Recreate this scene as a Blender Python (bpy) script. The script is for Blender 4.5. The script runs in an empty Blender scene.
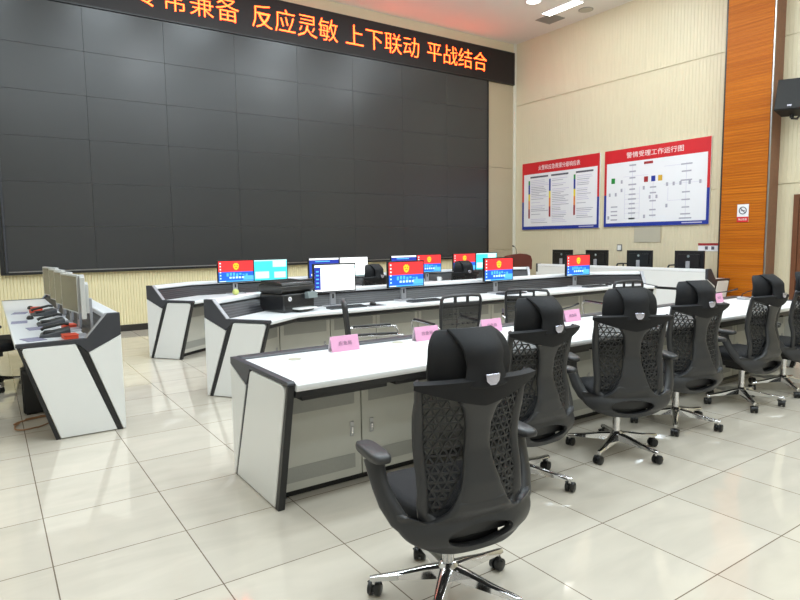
import bpy, bmesh, math, random
from mathutils import Vector, Matrix
random.seed(7)
SC = bpy.context.scene
COL = SC.collection
PI = math.pi
XR, YB, ZC = 11.04, 11.04, 6.19          # right wall, back wall, ceiling

# ------------------------------------------------------------------ materials
def lin(c):
    return tuple((v/12.92 if v <= .04045 else ((v+.055)/1.055)**2.4) for v in (x/255 for x in c))
def mat(name, rgb, rough=.5, metal=0., spec=.5, coat=0., noise=0., nscale=6., bump=0., bscale=80., emit=0., alpha=1., trans=0.):
    m = bpy.data.materials.new(name); m.use_nodes = True
    nt = m.node_tree; b = nt.nodes['Principled BSDF']; c = lin(rgb)
    b.inputs['Base Color'].default_value = (*c, 1)
    b.inputs['Roughness'].default_value = rough; b.inputs['Metallic'].default_value = metal
    b.inputs['Specular IOR Level'].default_value = spec
    b.inputs['Coat Weight'].default_value = coat; b.inputs['Coat Roughness'].default_value = .05
    b.inputs['Alpha'].default_value = alpha
    b.inputs['Transmission Weight'].default_value = trans
    if emit:
        b.inputs['Emission Color'].default_value = (*c, 1); b.inputs['Emission Strength'].default_value = emit
    tc = nt.nodes.new('ShaderNodeTexCoord')
    if noise:
        n = nt.nodes.new('ShaderNodeTexNoise'); n.inputs['Scale'].default_value = nscale; n.inputs['Detail'].default_value = 4
        r = nt.nodes.new('ShaderNodeMix'); r.data_type = 'RGBA'
        nt.links.new(tc.outputs['Object'], n.inputs['Vector']); nt.links.new(n.outputs['Fac'], r.inputs['Factor'])
        r.inputs['A'].default_value = (*[v*(1-noise) for v in c], 1); r.inputs['B'].default_value = (*[min(1, v*(1+noise)) for v in c], 1)
        nt.links.new(r.outputs['Result'], b.inputs['Base Color'])
    if bump:
        n = nt.nodes.new('ShaderNodeTexNoise'); n.inputs['Scale'].default_value = bscale
        bp = nt.nodes.new('ShaderNodeBump'); bp.inputs['Strength'].default_value = bump; bp.inputs['Distance'].default_value = .01
        nt.links.new(tc.outputs['Object'], n.inputs['Vector']); nt.links.new(n.outputs['Fac'], bp.inputs['Height'])
        nt.links.new(bp.outputs['Normal'], b.inputs['Normal'])
    return m
M = {}
M['wall'] = mat('wall_panel_cream', (218, 207, 178), .38, noise=.03, nscale=1.5)
M['wall_low'] = mat('wall_panel_pale_yellow', (232, 220, 180), .5, noise=.03, nscale=2)
M['wall_grey'] = mat('wall_panel_taupe', (182, 168, 142), .5, noise=.03, nscale=2)
M['wall_white'] = mat('plaster_white', (225, 222, 212), .8, noise=.02)
M['ceil'] = mat('ceiling_white', (240, 234, 226), .8, noise=.02, nscale=1)
M['trim_white'] = mat('corner_trim_white', (226, 222, 208), .45, noise=.02)
M['base'] = mat('skirting_dark', (46, 42, 40), .35, noise=.1)
M['white'] = mat('panel_white', (232, 232, 230), .32, noise=.015, nscale=3, coat=.15)
M['top'] = mat('worktop_white', (240, 241, 243), .28, noise=.01, nscale=5, coat=.2)
M['char'] = mat('charcoal_edge', (56, 57, 63), .42, noise=.06, nscale=20)
M['black'] = mat('black_metal', (24, 24, 26), .4, noise=.1, nscale=20)
M['cab'] = mat('cabinet_grey_white', (196, 194, 184), .4, noise=.02)
M['vent'] = mat('perforated_sheet', (160, 159, 152), .5, noise=.08, nscale=120)
M['chrome'] = mat('chrome', (215, 215, 218), .09, metal=1., noise=.02)
M['steel'] = mat('brushed_steel', (176, 176, 178), .3, metal=1., noise=.04, nscale=30)
M['plastic'] = mat('chair_plastic', (48, 48, 50), .42, noise=.06, nscale=30, bump=.05, bscale=400)
M['fabric'] = mat('chair_fabric_black', (30, 30, 33), .72, noise=.1, nscale=90, bump=.15, bscale=500, spec=.3)
M['lattice'] = mat('chair_lattice', (38, 38, 40), .5, noise=.08, nscale=40)
M['badge'] = mat('badge_silver', (190, 190, 205), .18, metal=.9, noise=.03)
M['rubber'] = mat('caster_black', (22, 22, 23), .35, noise=.1, nscale=40)
M['bezel'] = mat('bezel_black', (22, 22, 24), .3, noise=.06, nscale=30)
M['bezel_grey'] = mat('bezel_grey', (120, 118, 116), .4, noise=.05, nscale=30)
M['bezel_silver'] = mat('bezel_silver', (196, 196, 194), .4, noise=.03, nscale=30)
M['stand'] = mat('stand_grey', (172, 172, 178), .38, noise=.04, metal=.3)
M['key'] = mat('keyboard_dark', (70, 72, 76), .5, noise=.1, nscale=60)
M['keycap'] = mat('keycap_dark', (46, 47, 50), .5, noise=.1, nscale=60)
M['pink'] = mat('card_pink', (238, 172, 208), .6, noise=.03)
M['acrylic'] = mat('acrylic_edge', (236, 226, 232), .2, noise=.02)
M['ink'] = mat('ink_grey', (168, 128, 156), .7, noise=.05)
M['inkdark'] = mat('ink_text_grey', (172, 170, 184), .7, noise=.05)
M['inkblack'] = mat('ink_text_dark', (92, 88, 100), .7, noise=.05)
M['red'] = mat('print_red', (206, 36, 44), .45, noise=.03)
M['blue'] = mat('print_blue', (28, 52, 150), .45, noise=.03)
M['paper'] = mat('print_white', (236, 236, 240), .45, noise=.01)
M['white_ink'] = mat('print_white_letters', (246, 240, 238), .5, noise=.01)
M['green'] = mat('print_green', (36, 140, 60), .5, noise=.03)
M['yellow'] = mat('print_yellow', (238, 214, 40), .5, noise=.03)
M['orange'] = mat('print_orange', (236, 140, 60), .5, noise=.03)
M['maroon'] = mat('print_maroon', (160, 40, 44), .5, noise=.03)
M['gold'] = mat('print_ochre', (214, 168, 50), .5, noise=.03)
M['pale'] = mat('print_line_pale', (206, 202, 222), .6, noise=.02)
M['lectern'] = mat('lectern_red_wood', (104, 44, 38), .35, noise=.15, nscale=8, coat=.2)
M['orangeitem'] = mat('red_orange_plastic', (214, 72, 40), .45, noise=.05)
M['sheet'] = mat('document_lilac', (130, 128, 150), .7, noise=.08, nscale=25)
M['cable'] = mat('cable_tan', (150, 108, 72), .6, noise=.08)
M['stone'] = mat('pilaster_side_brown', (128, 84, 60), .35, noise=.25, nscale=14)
M['door'] = mat('door_brown', (110, 66, 40), .4, noise=.18, nscale=9)
M['ventgrey'] = mat('vent_grey', (150, 146, 138), .5, noise=.05)
M['panelgrey'] = mat('access_panel', (186, 180, 162), .45, noise=.03)
M['ball'] = mat('pale_green_ball', (198, 206, 120), .45, noise=.06)
M['spk'] = mat('loudspeaker_black', (16, 16, 17), .6, noise=.1, nscale=40)
M['printer'] = mat('printer_black', (30, 30, 32), .25, noise=.08, nscale=25, coat=.2)
M['printer_dark'] = mat('printer_charcoal', (52, 50, 49), .3, noise=.08, nscale=25)
M['lcdgrey'] = mat('touch_panel_grey', (130, 140, 142), .25, noise=.06)
M['led'] = mat('led_red', (255, 68, 24), .5, noise=0, emit=7)
M['banner'] = mat('led_board_black', (20, 15, 17), .55, noise=.15, nscale=90)
M['lamp'] = mat('lamp_diffuser', (255, 252, 244), .5, emit=3.2)
for nm, c, e in (('s_red', (238, 52, 54), .95), ('s_blue', (30, 96, 214), .9), ('s_cyan', (84, 178, 246), .9), ('s_white', (246, 250, 250), 1.0),
                 ('s_gold', (250, 190, 40), .95), ('s_teal', (64, 212, 222), 1.0), ('s_pale', (190, 238, 236), 1.0), ('s_navy', (40, 58, 160), .85), ('s_dusk', (44, 78, 190), .7)):
    m = mat(nm, c, .3, spec=.2); b = m.node_tree.nodes['Principled BSDF']
    b.inputs['Base Color'].default_value = (.01, .01, .01, 1)
    b.inputs['Emission Color'].default_value = (*lin(c), 1); b.inputs['Emission Strength'].default_value = e
    M[nm] = m

def node_mesh_fabric():
    m = bpy.data.materials.new('see_through_mesh_fabric'); m.use_nodes = True
    nt = m.node_tree; b = nt.nodes['Principled BSDF']; out = nt.nodes['Material Output']
    b.inputs['Base Color'].default_value = (*lin((34, 34, 36)), 1); b.inputs['Roughness'].default_value = .7
    t = nt.nodes.new('ShaderNodeBsdfTransparent'); mx = nt.nodes.new('ShaderNodeMixShader')
    tc = nt.nodes.new('ShaderNodeTexCoord'); n = nt.nodes.new('ShaderNodeTexNoise'); n.inputs['Scale'].default_value = 60
    mr = nt.nodes.new('ShaderNodeMapRange'); mr.inputs['To Min'].default_value = .74; mr.inputs['To Max'].default_value = .85
    nt.links.new(tc.outputs['Object'], n.inputs['Vector']); nt.links.new(n.outputs['Fac'], mr.inputs['Value'])
    nt.links.new(mr.outputs['Result'], mx.inputs['Fac'])
    nt.links.new(t.outputs[0], mx.inputs[1]); nt.links.new(b.outputs[0], mx.inputs[2]); nt.links.new(mx.outputs[0], out.inputs['Surface'])
    return m
M['mesh'] = node_mesh_fabric()

def node_floor():
    m = bpy.data.materials.new('polished_tile'); m.use_nodes = True
    nt = m.node_tree; b = nt.nodes['Principled BSDF']; L = nt.links.new
    tc = nt.nodes.new('ShaderNodeTexCoord'); mp = nt.nodes.new('ShaderNodeMapping')
    mp.inputs['Location'].default_value = (-.7622, -3.1125, 0)
    L(tc.outputs['Object'], mp.inputs['Vector'])
    br = nt.nodes.new('ShaderNodeTexBrick'); br.offset = 0; br.squash = 1
    br.inputs['Scale'].default_value = 1; br.inputs['Brick Width'].default_value = .6; br.inputs['Row Height'].default_value = .6
    br.inputs['Mortar Size'].default_value = .0028; br.inputs['Mortar Smooth'].default_value = 0
    br.inputs['Color1'].default_value = (*lin((199, 190, 176)), 1); br.inputs['Color2'].default_value = (*lin((207, 198, 184)), 1)
    br.inputs['Mortar'].default_value = (*lin((120, 106, 92)), 1)
    L(mp.outputs[0], br.inputs['Vector'])
    n = nt.nodes.new('ShaderNodeTexNoise'); n.inputs['Scale'].default_value = 1.6; n.inputs['Detail'].default_value = 6; n.inputs['Distortion'].default_value = 1.2
    mp2 = nt.nodes.new('ShaderNodeMapping'); mp2.inputs['Scale'].default_value = (1, 3.2, 1); mp2.inputs['Rotation'].default_value = (0, 0, .5)
    L(tc.outputs['Object'], mp2.inputs['Vector']); L(mp2.outputs[0], n.inputs['Vector'])
    cr = nt.nodes.new('ShaderNodeMapRange'); cr.inputs['From Min'].default_value = .3; cr.inputs['From Max'].default_value = .7
    cr.inputs['To Min'].default_value = .93; cr.inputs['To Max'].default_value = 1.04
    L(n.outputs['Fac'], cr.inputs['Value'])
    mx = nt.nodes.new('ShaderNodeMix'); mx.data_type = 'RGBA'; mx.blend_type = 'MULTIPLY'; mx.inputs['Factor'].default_value = 1
    L(br.outputs['Color'], mx.inputs['A']); L(cr.outputs['Result'], mx.inputs['B'])
    L(mx.outputs['Result'], b.inputs['Base Color'])
    b.inputs['Roughness'].default_value = .06; b.inputs['Specular IOR Level'].default_value = .6
    return m
M['floor'] = node_floor()

def node_wood():
    m = bpy.data.materials.new('orange_wood_slats'); m.use_nodes = True
    nt = m.node_tree; b = nt.nodes['Principled BSDF']; L = nt.links.new
    tc = nt.nodes.new('ShaderNodeTexCoord'); mp = nt.nodes.new('ShaderNodeMapping'); mp.inputs['Scale'].default_value = (1, .5, 34)
    L(tc.outputs['Object'], mp.inputs['Vector'])
    n = nt.nodes.new('ShaderNodeTexNoise'); n.inputs['Scale'].default_value = 1; n.inputs['Detail'].default_value = 5; L(mp.outputs[0], n.inputs['Vector'])
    cr = nt.nodes.new('ShaderNodeValToRGB'); cr.color_ramp.elements[0].position = .3; cr.color_ramp.elements[1].position = .72
    cr.color_ramp.elements[0].color = (*lin((172, 90, 10)), 1); cr.color_ramp.elements[1].color = (*lin((204, 118, 26)), 1)
    L(n.outputs['Fac'], cr.inputs['Fac']); L(cr.outputs['Color'], b.inputs['Base Color'])
    b.inputs['Roughness'].default_value = .5; b.inputs['Specular IOR Level'].default_value = .25
    return m
M['wood'] = node_wood()

def node_screen():
    m = bpy.data.materials.new('video_wall_glass'); m.use_nodes = True
    nt = m.node_tree; b = nt.nodes['Principled BSDF']; L = nt.links.new
    b.inputs['Base Color'].default_value = (*lin((54, 54, 55)), 1)
    tc = nt.nodes.new('ShaderNodeTexCoord'); n = nt.nodes.new('ShaderNodeTexNoise'); n.inputs['Scale'].default_value = .5
    mr = nt.nodes.new('ShaderNodeMapRange'); mr.inputs['To Min'].default_value = .24; mr.inputs['To Max'].default_value = .36
    L(tc.outputs['Object'], n.inputs['Vector']); L(n.outputs['Fac'], mr.inputs['Value']); L(mr.outputs['Result'], b.inputs['Roughness'])
    b.inputs['Specular IOR Level'].default_value = .5
    return m
M['screen'] = node_screen()

# ------------------------------------------------------------------ mesh builder
class MB:
    def __init__(s): s.bm = bmesh.new(); s.mats = []
    def mi(s, m):
        m = M[m] if isinstance(m, str) else m
        if m not in s.mats: s.mats.append(m)
        return s.mats.index(m)
    def face(s, vs, m):
        try: f = s.bm.faces.new(vs); f.material_index = s.mi(m); return f
        except ValueError: return None
    def poly(s, pts, m): return s.face([s.bm.verts.new(p) for p in pts], m)
    def box(s, a, b, m, T=None):
        (x0, y0, z0), (x1, y1, z1) = a, b
        P = [(x0, y0, z0), (x1, y0, z0), (x1, y1, z0), (x0, y1, z0), (x0, y0, z1), (x1, y0, z1), (x1, y1, z1), (x0, y1, z1)]
        V = [s.bm.verts.new(T @ Vector(p) if T else p) for p in P]
        for f in ((0, 3, 2, 1), (4, 5, 6, 7), (0, 1, 5, 4), (1, 2, 6, 5), (2, 3, 7, 6), (3, 0, 4, 7)): s.face([V[i] for i in f], m)
    def loft(s, rings, m, caps=True, closed=True):
        R = [[s.bm.verts.new(p) for p in r] for r in rings]
        n = len(R[0])
        for a, b in zip(R, R[1:]):
            for i in range(n if closed else n-1): s.face([a[i], a[(i+1) % n], b[(i+1) % n], b[i]], m)
        if caps and closed:
            s.face(R[0][::-1], m); s.face(R[-1], m)
        return R
    def tube(s, path, r, m, seg=8, flat=None, ref=None):
        """sweep an ellipse: r radius or list of (ra, rb)"""
        P = [Vector(p) for p in path]; rings = []; n = len(P)
        up = Vector(ref) if ref else Vector((0, 0, 1)); prev = None
        for i, p in enumerate(P):
            t = (P[min(i+1, n-1)]-P[max(i-1, 0)]).normalized()
            if prev is None:
                a = up.cross(t)
                if a.length < 1e-3: a = Vector((1, 0, 0)).cross(t)
                a.normalize()
            else:
                a = prev-t*prev.dot(t); a.normalize()
            prev = a; b = t.cross(a)
            rr = r[i] if isinstance(r, (list, tuple)) else r
            ra, rb = rr if isinstance(rr, tuple) else (rr, rr)
            rings.append([p+a*(ra*math.cos(2*PI*k/seg))+b*(rb*math.sin(2*PI*k/seg)) for k in range(seg)])
        s.loft(rings, m)
    def cyl(s, p, q, r, m, seg=16, r2=None): s.tube([p, q], [r, r if r2 is None else r2], m, seg)
    def lathe(s, prof, m, c=(0, 0, 0), seg=20):
        s.loft([[(c[0]+r*math.cos(2*PI*k/seg), c[1]+r*math.sin(2*PI*k/seg), c[2]+z) for k in range(seg)] for r, z in prof], m)
    def sheet(s, fn, nu, nv, m, th=0.):
        """surface fn(u,v)->Vector with thickness along -normal estimate"""
        G = [[Vector(fn(i/nu, j/nv)) for i in range(nu+1)] for j in range(nv+1)]
        def nrm(i, j):
            a = G[j][min(i+1, nu)]-G[j][max(i-1, 0)]; b = G[min(j+1, nv)][i]-G[max(j-1, 0)][i]
            n = a.cross(b); return n.normalized() if n.length > 1e-9 else Vector((0, 1, 0))
        A = [[s.bm.verts.new(G[j][i]) for i in range(nu+1)] for j in range(nv+1)]
        for j in range(nv):
            for i in range(nu): s.face([A[j][i], A[j][i+1], A[j+1][i+1], A[j+1][i]], m)
        if th:
            B = [[s.bm.verts.new(G[j][i]-nrm(i, j)*th) for i in range(nu+1)] for j in range(nv+1)]
            for j in range(nv):
                for i in range(nu): s.face([B[j][i], B[j+1][i], B[j+1][i+1], B[j][i+1]], m)
            for i in range(nu):
                s.face([A[0][i], B[0][i], B[0][i+1], A[0][i+1]], m); s.face([A[nv][i], A[nv][i+1], B[nv][i+1], B[nv][i]], m)
            for j in range(nv):
                s.face([A[j][0], A[j+1][0], B[j+1][0], B[j][0]], m); s.face([A[j][nu], B[j][nu], B[j+1][nu], A[j+1][nu]], m)
    def build(s, name, parent=None, bevel=0., smooth=40, recalc=True, seg=2):
        if recalc: bmesh.ops.recalc_face_normals(s.bm, faces=s.bm.faces[:])
        me = bpy.data.meshes.new(name); s.bm.to_mesh(me); s.bm.free()
        for m in s.mats: me.materials.append(m)
        if smooth:
            for p in me.polygons: p.use_smooth = True
            me.set_sharp_from_angle(angle=math.radians(smooth))
        o = bpy.data.objects.new(name, me); COL.objects.link(o)
        if parent: o.parent = parent
        if bevel:
            b = o.modifiers.new('bevel', 'BEVEL'); b.width = bevel; b.segments = seg; b.limit_method = 'ANGLE'; b.angle_limit = math.radians(35)
        return o
def tag(o, label, cat, group=None):
    o['label'] = label; o['category'] = cat
    if group: o['group'] = group
    return o
def struct(o): o['kind'] = 'structure'; return o
def thing(name, label, cat, loc=(0, 0, 0), rz=0., group=None):
    o = bpy.data.objects.new(name, None); COL.objects.link(o); o.location = loc; o.rotation_euler = (0, 0, rz); o.empty_display_size = .1
    return tag(o, label, cat, group)
def kids(o): return [c for c in list(COL.objects) if c.parent == o]
def dup(root, label, loc, rz=0., group=None):
    r = root.copy(); COL.objects.link(r); r.location = loc; r.rotation_euler = (0, 0, rz); r['label'] = label
    if group: r['group'] = group
    for ch in kids(root):
        c = ch.copy(); COL.objects.link(c); c.parent = r
        for g in kids(ch):
            d = g.copy(); COL.objects.link(d); d.parent = c
    return r
def text_mesh(body, size, mt, name, parent, T, depth=.002, align='CENTER', width=None, space=1., thin=0.):
    cu = bpy.data.curves.new(name, 'FONT'); cu.body = body; cu.size = size; cu.extrude = depth; cu.align_x = align; cu.align_y = 'CENTER'
    cu.space_character = space; cu.resolution_u = 2; cu.offset = -thin
    o = bpy.data.objects.new(name, cu); COL.objects.link(o)
    dg = bpy.context.evaluated_depsgraph_get(); me = bpy.data.meshes.new_from_object(o.evaluated_get(dg))
    bpy.data.objects.remove(o); bpy.data.curves.remove(cu)
    if len(me.vertices):
        xs = [v.co.x for v in me.vertices]; ys = [v.co.y for v in me.vertices]
        k = width/(max(xs)-min(xs)) if width else 1
        cx = (max(xs)+min(xs))/2 if align == 'CENTER' else 0; cy = (max(ys)+min(ys))/2
        for v in me.vertices: v.co.x = (v.co.x-cx)*k; v.co.y -= cy
    me.transform(T); me.materials.clear(); me.materials.append(M[mt] if isinstance(mt, str) else mt)
    r = bpy.data.objects.new(name, me); COL.objects.link(r); r.parent = parent
    return r
FACE_S = Matrix.Rotation(PI/2, 4, 'X')                          # text reading in +x, facing -y
FACE_W = Matrix.Rotation(-PI/2, 4, 'Z') @ FACE_S                # reading in -y, facing -x
def at(v, T=FACE_S): return Matrix.Translation(v) @ T

# ------------------------------------------------------------------ the room
X0, Y0 = -4.5, -7.
b = MB(); b.box((X0-.2, Y0-.2, -.12), (XR+.2, YB+.2, 0), 'floor'); struct(b.build('floor', smooth=0))
b = MB(); b.box((X0-.2, Y0-.2, ZC), (XR+.2, YB+.2, ZC+.15), 'ceil'); struct(b.build('ceiling', smooth=0))
def ribbed(b, f, length, z0, z1, pitch, mt, gap=.16, dep=.006):
    """vertical slats; f(s, d) -> (x, y) at run s and depth d behind the face"""
    n = max(1, round(length/pitch)); p = length/n; pr = []
    for i in range(n):
        s = i*p
        pr += [(s, dep), (s+p*gap*.5, 0), (s+p*(1-gap*.5), 0), (s+p*(1-gap*.02), dep)]
    V0 = [b.bm.verts.new((*f(s, d), z0)) for s, d in pr]; V1 = [b.bm.verts.new((*f(s, d), z1)) for s, d in pr]
    for i in range(len(pr)-1): b.face([V0[i], V0[i+1], V1[i+1], V1[i]], mt)
    # returns closing the top and the bottom of the slats
    for V, z in ((V0, z0), (V1, z1)):
        W = [b.bm.verts.new((*f(s, .03), z)) for s in (0, length)]
        b.face([V[0], *V[1:], W[1], W[0]], mt)
b = MB(); b.box((X0-.2, YB+.02, 0), (XR+.2, YB+.2, ZC), 'wall')
ribbed(b, lambda s, d: (X0+s, YB+d), 10.1-X0, .11, 1.05, .045, 'wall_low', .34, .01)
b.box((X0, YB-.005, 1.06), (.1, YB+.025, ZC), 'wall_grey')
for z0, z1 in ((.11, 1.205), (1.215, 3.2), (3.21, 5.3)): b.box((10.12, YB, z0), (10.97, YB+.025, z1), 'wall_grey')
b.box((X0, YB, 5.9), (XR, YB+.025, ZC), 'wall')
struct(b.build('wall_back', smooth=0, recalc=True))
b = MB(); b.box((XR+.02, Y0-.2, 0), (XR+.2, YB+.2, ZC), 'wall')
for z0, z1 in ((.11, 2.318), (2.334, 4.706), (4.724, ZC)):
    ribbed(b, lambda s, d: (XR+d, YB-.03-s), 5.32, z0, z1, .066, 'wall', .2, .006)
    ribbed(b, lambda s, d: (XR+d, 4.92-s), 4.92-Y0, z0, z1, .066, 'wall', .2, .006)
struct(b.build('wall_right', smooth=0))
b = MB(); b.box((X0-.2, Y0-.2, 0), (X0, YB+.2, ZC), 'wall_white'); struct(b.build('wall_left', smooth=0))
b = MB(); b.box((X0-.2, Y0-.2, 0), (XR+.2, Y0, ZC), 'wall_white'); struct(b.build('wall_front', smooth=0))
b = MB(); b.box((X0, YB-.012, 0), (XR, YB+.03, .11), 'base'); struct(b.build('baseboard_back', bevel=.003))
b = MB(); b.box((XR-.012, 5.7, 0), (XR+.03, YB-.02, .11), 'base'); b.box((XR-.012, Y0, 0), (XR+.03, 3.55, .11), 'base'); struct(b.build('baseboard_right', bevel=.003))
b = MB(); b.box((10.97, YB-.03, .11), (XR+.01, YB+.03, ZC), 'trim_white'); struct(b.build('trim_1', bevel=.004))   # the corner strip
# wood pilaster on the right wall: horizontally grooved
PX, PY0, PY1 = 10.71, 4.94, 5.69
b = MB()
n = 138; p = ZC/n
pr = []
for i in range(n): z = i*p; pr += [(PX+.010, z), (PX, z+.003), (PX, z+p-.006), (PX+.010, z+p-.003)]
A = [b.bm.verts.new((x, PY0, z)) for x, z in pr]; B = [b.bm.verts.new((x, PY1, z)) for x, z in pr]
for i in range(len(pr)-1): b.face([A[i], A[i+1], B[i+1], B[i]], 'wood')
b.box((PX+.012, PY0, 0), (XR+.02, PY1, ZC), 'wood')
struct(b.build('wall_pilaster', smooth=0))
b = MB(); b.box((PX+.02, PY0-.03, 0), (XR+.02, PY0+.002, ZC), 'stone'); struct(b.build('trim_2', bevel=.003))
b = MB(); b.box((PX-.004, PY0-.033, 0), (PX+.022, PY0-.012, ZC), 'steel'); struct(b.build('trim_3', bevel=.002))
b = MB(); b.box((PX-.004, PY1-.012, 0), (PX+.03, PY1+.014, ZC), 'base'); struct(b.build('trim_4', bevel=.002))
# brown door at the edge of the frame
d = struct(thing('door_1', '', 'door', (XR, 4.1, 0))); del d['label']; del d['category']
b = MB(); b.box((-.03, -.46, .0), (.02, .46, 2.06), 'door')
for zz in ((.15, .95), (1.1, 1.92)): b.box((-.04, -.34, zz[0]), (-.028, .34, zz[1]), 'door')
b.build('door_leaf', d, .004)
b = MB(); b.box((-.05, -.54, 0), (.02, -.462, 2.14), 'door'); b.box((-.05, .462, 0), (.02, .54, 2.14), 'door'); b.box((-.05, -.462, 2.062), (.02, .462, 2.14), 'door'); b.build('door_frame', d, .004)
b = MB(); b.tube([(-.03, -.38, 1.02), (-.085, -.38, 1.02), (-.085, -.26, 1.02)], .011, 'steel'); b.build('door_handle', d)

# ------------------------------------------------------------------ video wall and banner
SX0, SX1, SZ0, SZ1 = .27, 10.06, 1.075, 5.2
t = thing('video_wall', 'huge black video wall of tiled display panels filling the back wall', 'video wall', (5.16, YB, 0))
cw, ch = (SX1-SX0)/8, (SZ1-SZ0)/6
panel = None
for j in range(6):
    for i in range(8):
        if panel is None:
            b = MB(); b.box((.0012, -.05, .0012), (cw-.0012, 0, ch-.0012), 'screen'); panel = b.build('display_panel', t, .0015, smooth=0); o = panel
        else:
            o = panel.copy(); COL.objects.link(o)
        o.location = (SX0+i*cw-5.16, -.0, SZ0+j*ch)
b = MB()
b.box((SX0-.1-5.16, -.075, 1.045), (SX0-.04-5.16, 0, 5.22), 'black'); b.box((SX0-.035-5.16, -.06, 1.045), (SX0-5.16, 0, 5.22), 'char')
b.box((SX1-5.16, -.06, 1.045), (SX1+.05-5.16, 0, 5.22), 'black'); b.box((SX0-.1-5.16, -.075, 1.02), (SX1+.05-5.16, 0, 1.06), 'black')
b.build('frame', t, .003)
b = MB(); b.box((SX0-5.16, -.08, 1.058), (SX1-5.16, -.05, 1.072), 'steel'); b.build('lower_trim', t, .002)
t = thing('led_banner', 'long black LED ticker board with glowing red characters above the video wall', 'sign', (5.5, YB, 5.59))
b = MB(); b.box((-5.5, -.06, -.36), (5.45, 0, .36), 'banner'); b.build('board', t, .004)
b = MB(); b.box((-5.5, -.07, -.385), (5.45, -.02, -.355), 'black'); b.box((-5.5, -.07, .355), (5.45, -.02, .375), 'black'); b.box((5.42, -.07, -.355), (5.45, -.02, .355), 'black'); b.build('frame', t, .003)
for body, xa, xb in (('专常兼备', 2.28, 4.05), ('反应灵敏', 4.30, 6.06), ('上下联动', 6.25, 8.06), ('平战结合', 8.29, 10.03)):
    text_mesh(body, .46, 'led', 'lettering', t, at(((xa+xb)/2-5.5, -.0645, .015)), .003, width=xb-xa, thin=.006)

# ------------------------------------------------------------------ ceiling fittings
def downlight(x, y, label):
    t = thing('ceiling_downlight', label, 'ceiling light', (x, y, ZC))
    b = MB(); b.lathe([(.17, 0), (.17, -.012), (.14, -.02), (.135, -.004)], 'white', seg=28); b.build('trim_ring', t)
    b = MB(); b.lathe([(.134, -.003), (.134, -.012), (.05, -.016)], 'lamp', seg=28); b.build('diffuser', t)
downlight(9.35, 8.86, 'round white ceiling downlight above the video wall end')
t = thing('ceiling_panel_light', 'bright rectangular ceiling light beside the square air vent', 'ceiling light', (10.1, 8.78, ZC))
b = MB(); b.box((-.13, -.45, -.02), (.13, .45, 0), 'white'); b.build('frame', t, .004)
b = MB(); b.box((-.115, -.435, -.026), (.115, .435, -.0205), 'lamp'); b.build('diffuser', t)
t = thing('air_vent', 'square grey ceiling air vent near the corner of the walls', 'vent', (10.4, 9.37, ZC))
b = MB(); b.box((-.22, -.22, -.015), (.22, .22, 0), 'ventgrey'); b.build('frame', t, .003)
b = MB()
for k in range(9): b.box((-.19, -.19+k*.042, -.026), (.19, -.165+k*.042, -.0155), 'ventgrey')
b.build('louvre', t)
t = thing('ceiling_speaker', 'small round grey ceiling speaker grille by the right wall', 'speaker', (10.62, 8.6, ZC))
b = MB(); b.lathe([(.15, 0), (.15, -.012), (.135, -.016)], 'ventgrey', seg=26); b.build('rim', t)
b = MB(); b.lathe([(.134, -.0165), (.1, -.02), (.02, -.022)], 'panelgrey', seg=26); b.build('grille', t)

# ------------------------------------------------------------------ consoles
def nrm2(v): l = math.hypot(*v); return (v[0]/l, v[1]/l)
def offset(poly, u, ext=(0, 0)):
    """poly: rear line in plan, the user's side on its right hand; returns the line u metres in front of it (mitred)"""
    P = [list(p) for p in poly]
    D = [nrm2((P[i+1][0]-P[i][0], P[i+1][1]-P[i][1])) for i in range(len(P)-1)]
    P[0] = [P[0][0]-D[0][0]*ext[0], P[0][1]-D[0][1]*ext[0]]; P[-1] = [P[-1][0]+D[-1][0]*ext[1], P[-1][1]+D[-1][1]*ext[1]]
    out = []
    for i, p in enumerate(P):
        if i == 0: n = (D[0][1], -D[0][0]); k = 1
        elif i == len(P)-1: n = (D[-1][1], -D[-1][0]); k = 1
        else:
            a = (D[i-1][1], -D[i-1][0]); c = (D[i][1], -D[i][0]); n = nrm2((a[0]+c[0], a[1]+c[1])); k = 1/(n[0]*a[0]+n[1]*a[1])
        out.append((p[0]+n[0]*u*k, p[1]+n[1]*u*k))
    return out
def sweep(b, poly, prof, m, ext=(0, 0)):
    lines = [offset(poly, u, ext) for u, z in prof]
    b.loft([[(lines[k][i][0], lines[k][i][1], prof[k][1]) for k in range(len(prof))] for i in range(len(poly))], m)
def rnd(poly, k, r, seg=4):
    """round corner k of a 2D polygon"""
    n = len(poly); a, c, d = Vector(poly[k-1]), Vector(poly[k]), Vector(poly[(k+1) % n])
    p0 = c+(a-c).normalized()*r; p1 = c+(d-c).normalized()*r
    arc = [tuple((1-t)**2*p0+2*t*(1-t)*c+t*t*p1) for t in [i/seg for i in range(seg+1)]]
    return poly[:k]+arc+poly[k+1:]
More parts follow.
